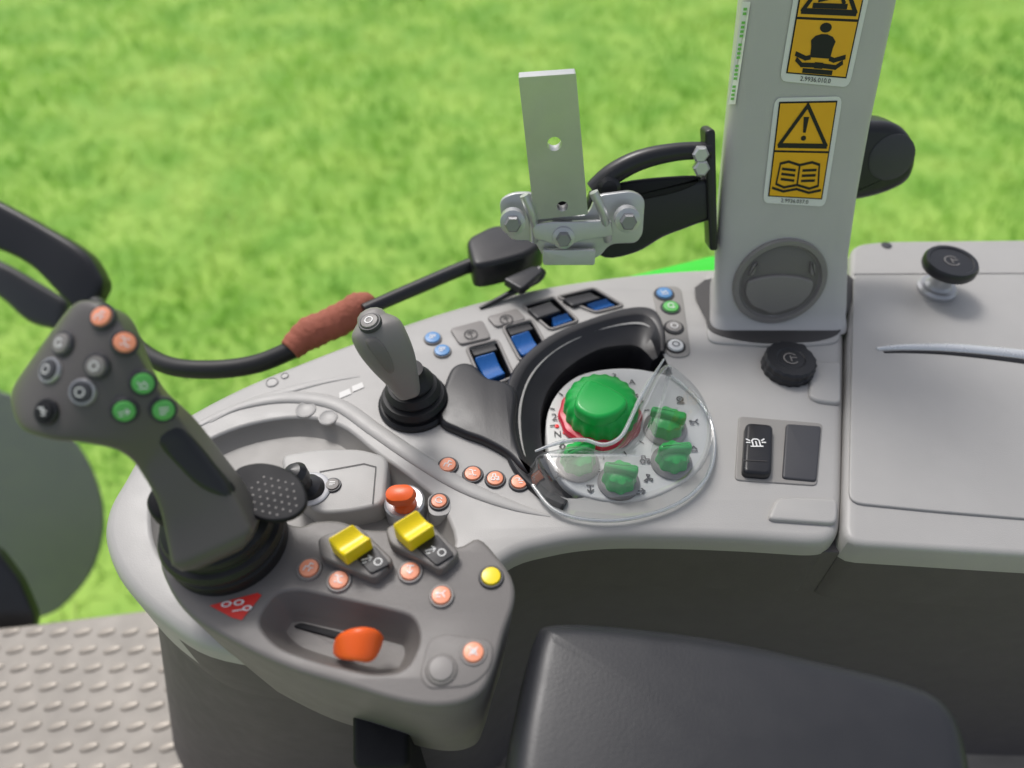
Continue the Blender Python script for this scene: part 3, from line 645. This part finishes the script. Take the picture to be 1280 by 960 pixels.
ma=loft('door_grab_bar',[(D(-60,296,.85),D(-60,222,.85),.014),(D(0,312,.85),D(5,254,.85),.014),(D(45,334,.85),D(60,284,.85),.014),(D(85,374,.85),D(112,316,.85),.016),(D(106,396,.85),D(134,350,.85),.014)],M_black,n=5,label='black moulded grab bar outside the console',category='grab bar')
loft('lower_arm',[(D(-60,345,.9),D(-60,305,.9),.012),(D(0,370,.9),D(0,326,.9),.012),(D(38,402,.9),D(50,354,.9),.012),(D(72,412,.9),D(84,375,.9),.010)],M_char,parent=ma)
fen=slab('fender',Frame(D(40,620,1.25),(.1,-.7,.7)),[(-120,470),(0,490),(62,522),(106,572),(128,636),(120,700),(88,748),(40,775),(-120,800)],-.006,.0,M_smoke,r=.003,sm=5,label='smoky grey rounded panel outside the cab door',category='fender')
slab('door_post',Frame(D(20,750,.95),(.1,-.8,.6)),[(-60,665),(-5,690),(24,728),(44,775),(38,800),(-60,830)],-.015,.0,M_black,r=.005,cr=.01,label='black cab door post at the edge of the floor',category='door post')
# ============================================================ FLOOR MAT
ZM=-.45; FM=FZ(ZM)
V,Fc=slabdata(FM,roundpoly([Vector(q) for q in [(-1.0,-1.3),(1.8,-1.3),(1.8,.126),(-.46,.122),(-.62,.10),(-1.0,.06)]],.02),-.03,0,.006)
fl=finish('floor_mat',V,Fc,M_mat,label='grey floor plate with raised oval tread studs',category='floor mat')
V=[];Fc=[]
for i in range(-4,24):
    for j in range(0,15):
        u=-.66+i*.030+(j%2)*.015; v=.090-j*.0225
        ang=.3; nn=12; b0=len(V)
        for (s,h) in [(1,0.0),(.86,.0018),(.6,.0023)]:
            for k in range(nn):
                a=2*math.pi*k/nn; ex=.0112*s*sgp(math.cos(a),.9); ey=.0048*s*sgp(math.sin(a),.9)
                V.append(FM.w(u+ex*math.cos(ang)-ey*math.sin(ang),v+ex*math.sin(ang)+ey*math.cos(ang),h-.0003))
        for r_ in range(2):
            for k in range(nn): q=(k+1)%nn; Fc.append((b0+r_*nn+k,b0+r_*nn+q,b0+(r_+1)*nn+q,b0+(r_+1)*nn+k))
        Fc.append(tuple(range(b0+2*nn,b0+3*nn)))
st=finish('mat_studs',V,Fc,M_stud,parent=fl); st['kind']='stuff'

# ============================================================ ARMREST
FA=FZ(.040)
ar=slab('armrest',FA,[(690,772),(770,774),(900,790),(1050,822),(1140,845),(1186,868),(1214,912),(1230,1010),(1230,1120),(1150,1180),(700,1180),(636,1120),(630,1010),(638,930),(652,855),(668,790)],-.06,0,M_leather,r=.014,sm=6,seg=7,dome=.003,draft=-.004,label='padded black vinyl armrest cushion',category='armrest')
# ============================================================ MODULE
ZP=.05; FP=FZ(ZP)
mod_px=[(201,690),(208,728),(236,768),(290,802),(360,835),(430,856),(505,878),(560,882),(600,866),(618,832),(630,790),(643,750),(640,722),(622,695),(598,672),(572,682),(540,668),(500,662),(455,660),(425,650),(395,650),(365,655),(300,625),(235,640)]
tray=[(320,776),(345,741),(372,737),(480,761),(518,771),(526,800),(508,838),(470,843),(400,827),(345,808)]
mod=holed_slab('armrest_control_panel',FP,pxpoly(FP,mod_px,4),-.11,0,.003,[(pxpoly(FP,tray,0,.012),-.020,.007,.0022,0)],[M_panel],draft=.009,label='warm grey armrest control panel with orange buttons and yellow paddles',category='control panel')
post=slab('support_post',FZ(-.03),[(440,880),(512,880),(512,960),(440,960)],-.4,0,M_blackm,r=.004,cr=.006,parent=mod)
slab('slider_slot',FZ(ZP-.020),[(366,784),(376,779),(450,797),(446,806)],0,.0015,M_blackm,r=.0005,cr=.003,parent=mod)
lv=loft('thumb_slider',[(P(424,816,ZP-.016),P(425,799,ZP-.003),.004),(P(431,823,ZP-.006),P(433,789,ZP+.004),.005),(P(446,826,ZP+.000),P(449,784,ZP+.008),.005),(P(460,827,ZP-.002),P(464,785,ZP+.006),.0045),(P(468,814,ZP-.006),P(474,792,ZP),.0035)],M_org,n=4.2,parent=mod,label='orange thumb slider')
for px,py,ic in [(387,712,'zig'),(424,727,'curve'),(513,716,'down'),(552,746,'hitch')]: button(px,py,16,M_or,ic,mod,mod,ringm=M_greyc,lab='orange round push button with pictogram')
button(614,722,16,M_ye,None,mod,mod,ringm=M_char,lab='yellow round push button')
slab('button_mount',FP,[(536,800),(560,792),(580,797),(618,800),(614,836),(590,858),(535,862),(524,845)],-.002,.0008,M_panel,r=.0008,cr=.01,parent=mod)
button(592,817,17,M_or,'cross',mod,mod,ringm=M_greyc); button(552,838,20,M_greyc,None,mod,mod,ringm=M_panel,capr=.8,lab='plain grey round blank')
def ypad(px,b0,b1):
    slab('paddle_housing',FZ(ZP+.004),b1,-.01,.004,M_panel,r=.0015,cr=.004,parent=mod)
    s=slab('icon_plate',FZ(ZP+.0085),b0,-.004,.001,M_black,r=.0005,cr=.002,parent=mod)
    c=[sum(q[i] for q in b0)/4 for i in (0,1)]; f=Frame(P(c[0],c[1],ZP+.0099),(0,0,1),(1,.3,0))
    graphic('symbol',lambda u,v,h:f.w((u-.5)*.006,(v+.3)*.006,h),ribbon_polys(ICON['arrow'],.12),M_wh,s)
    graphic('symbol',lambda u,v,h:f.w((u+.6)*.005,(v-.4)*.005,h),ribbon_polys(ICON['ring'],.12),M_wh,s)
    saddle(px,ZP+.024,ZP+.021,ZP+.008,M_ye,'paddle_switch',mod,sag=.22,lab='yellow rocker paddle switch',bw=.0018)
ypad([(409,673),(441,654),(464,672),(430,694)],[(442,694),(468,682),(488,706),(464,718)],[(398,676),(446,658),(494,704),(470,728),(440,716),(402,700)])
ypad([(490,655),(521,636),(543,656),(511,677)],[(520,684),(546,668),(568,694),(546,708)],[(482,664),(524,645),(576,694),(552,718),(520,700),(488,684)])
fl_=FZ(ZP+.0006)
rl=graphic('red_label',lambda u,v,h:fl_.w(u,v,0),[[fl_.loc(*q) for q in [(262,757),(322,741),(327,744),(302,775),(290,772)]]],M_red,mod)
f=Frame(P(296,757,ZP+.001),(0,0,1),(1,.15,0)); graphic('symbol',lambda u,v,h:f.w(u*.010,v*.006,h),ribbon_polys([circ(-.6,.3,.25,8),circ(.1,.3,.25,8),circ(.6,-.4,.22,8),[(-.2,-.5),(.3,-.5)]],.12),M_wh,rl)

# ============================================================ MAIN LEVER
fb=Frame(P(287,678,ZP+.0005),(0,0,1))
lever=lathe('multifunction_lever',fb,[(.0345,-.004),(.0357,.005),(.035,.008),(.0335,.009),(.033,.0105),(.036,.013),(.0365,.016),(.035,.0195),(.032,.0205),(.0315,.022),(.0325,.0245),(.0315,.028),(.027,.031),(.021,.034),(.0001,.035)],M_rubber,n=64,label='grey multifunction joystick lever with buttons on black rubber boot',category='joystick')
S=[((32,482),(98,388),.150,.182,.005),((29,506),(122,380),.150,.190,.009),((40,537),(150,391),.148,.190,.010),((70,548),(170,424),.148,.182,.0105),((110,549),(187,458),.146,.170,.011),((150,556),(206,492),.138,.156,.0115),((180,580),(236,526),.122,.140,.012),((202,614),(270,570),.108,.122,.013),((214,654),(302,614),.092,.104,.014),((222,696),(322,652),.078,.088,.0165)]
grip=loft('grip',[(P(*s[0],s[2]),P(*s[1],s[3]),s[4]) for s in S],M_grip,n=6.5,N=72,parent=lever)
for px,py,m,ic,rm in [(129,397,M_or,'zig',M_char),(156,429,M_or,'curve',M_char),(80,430,M_greyc,'cycle',M_char),(64,463,M_char,'ring',M_ring),(122,458,M_greyc,'ring',M_char),(104,490,M_char,'ring',M_ring),(59,515,M_blackm,'bolt',M_black),(179,479,M_gr,'bar',M_char),(156,513,M_gr,'arrow',M_char),(204,512,M_gr,'x2',M_char)]:
    b=button(px,py,17,m,ic,grip,lever,ringm=rm,iconm=M_wh)
def patch(px,ob,m,name,parent,off=.0008):
    p=catmull([Vector(q) for q in px],3); cx=sum(q.x for q in p)/len(p); cy=sum(q.y for q in p)/len(p); V=[];Fc=[];n=len(p); K=6
    for k in range(K):
        s=1-k/K
        for q in p:
            l,nn=hit(cx+(q.x-cx)*s,cy+(q.y-cy)*s,ob); V.append(l+nn*(off if k else -.0005))
    V.append(hit(cx,cy,ob)[0]+hit(cx,cy,ob)[1]*off)
    for k in range(K-1):
        for i in range(n): j=(i+1)%n; Fc.append((k*n+i,k*n+j,(k+1)*n+j,(k+1)*n+i))
    for i in range(n): Fc.append(((K-1)*n+i,(K-1)*n+(i+1)%n,K*n))
    return finish(name,V,Fc,m,parent=parent,ang=60)
patch([(196,552),(212,534),(228,534),(250,554),(276,586),(298,612),(286,624),(252,612),(222,584)],grip,M_black,'rubber_insert',lever)
FPp=FZ(.090)
pr=slab('palm_rest',FPp,[(294,590),(320,580),(350,584),(375,600),(384,628),(368,647),(338,652),(312,642),(296,617)],-.0015,.0015,M_blackm,r=.0014,sm=4,parent=lever)
for i in range(8):
    for j in range(6):
        px=312+i*9.0+j*1.5; py=592+j*9+i*2.2
        if (px-343)**2/32**2+(py-617)**2/28**2<1.05:
            f=Frame(P(px,py,.0915),(0,0,1)); lathe('grip_dot',f,[(.0007,-.0004),(.0006,.0003),(.0001,.0004)],M_greyc,n=8,parent=pr)
slab('palm_rest_wing',FPp,[(184,630),(196,611),(228,612),(240,640),(225,650),(196,650)],-.006,.003,M_blackm,r=.003,sm=4,parent=lever)
tube('rest_link',[P(215,632,.086),P(270,622,.084),P(330,622,.086)],.004,M_blackm,parent=lever)

# ============================================================ SMALL JOYSTICK
fb=Frame(P(519,506,0),(0,0,1))
js=lathe('joystick',fb,[(.029,-.002),(.029,.003),(.027,.005),(.0245,.005),(.024,.008),(.0262,.010),(.024,.014),(.0205,.015),(.022,.019),(.019,.024),(.016,.025),(.017,.029),(.0135,.034),(.0115,.036),(.010,.042),(.0001,.043)],M_rubber,n=48,label='small grey joystick with thumb buttons on black rubber boot',category='joystick')
S=[((447,404),(482,391),.098,.102,.010),((440,420),(498,398),.092,.098,.016),((446,438),(508,414),.085,.09,.0165),((462,458),(517,438),.072,.076,.015),((480,476),(521,462),.058,.06,.012),((492,490),(524,480),.045,.047,.010)]
sg=loft('stick_grip',[(P(*s[0],s[2]),P(*s[1],s[3]),s[4]) for s in S],M_greyc,n=3,N=36,parent=js)
button(463,404,15,M_greyc,'ring',sg,js,ringm=M_char)
patch([(455,425),(470,420),(486,440),(494,462),(486,468),(468,446)],sg,M_panel,'stick_insert',js,off=.0012)

# ============================================================ LIGHT + CAMERA
w=bpy.data.worlds.new('World'); scene.world=w; w.use_nodes=True; nt=w.node_tree; bg=nt.nodes['Background']
sky=nt.nodes.new('ShaderNodeTexSky'); sky.sky_type='NISHITA'; sky.sun_disc=False
EL=math.radians(55); AZ=math.radians(-30)
sky.sun_elevation=EL; sky.sun_rotation=AZ; sky.dust_density=4; sky.air_density=1.0; sky.ozone_density=.8
hs=nt.nodes.new('ShaderNodeHueSaturation'); hs.inputs['Saturation'].default_value=.5
nt.links.new(sky.outputs[0],hs.inputs['Color']); nt.links.new(hs.outputs[0],bg.inputs[0]); bg.inputs[1].default_value=.145
sd=bpy.data.lights.new('sun','SUN'); sd.energy=1.45; sd.angle=math.radians(14); sd.color=(1,.98,.96); so=bpy.data.objects.new('sun',sd); COL.objects.link(so)
dirv=Vector((math.sin(AZ)*math.cos(EL),math.cos(AZ)*math.cos(EL),math.sin(EL)))
so.rotation_euler=dirv.to_track_quat('Z','Y').to_euler()
cd=bpy.data.cameras.new('camera'); cam=bpy.data.objects.new('camera',cd); COL.objects.link(cam); scene.camera=cam
cam.location=CAM; cam.rotation_euler=(math.pi/2-PITCH,0,0); cd.sensor_width=36; cd.lens=F/1280*36; cd.clip_start=.01; cd.clip_end=1000
cd.dof.use_dof=True; cd.dof.focus_distance=.52; cd.dof.aperture_fstop=3.2
scene.view_settings.view_transform='Standard'; scene.view_settings.look='None'; scene.view_settings.exposure=0
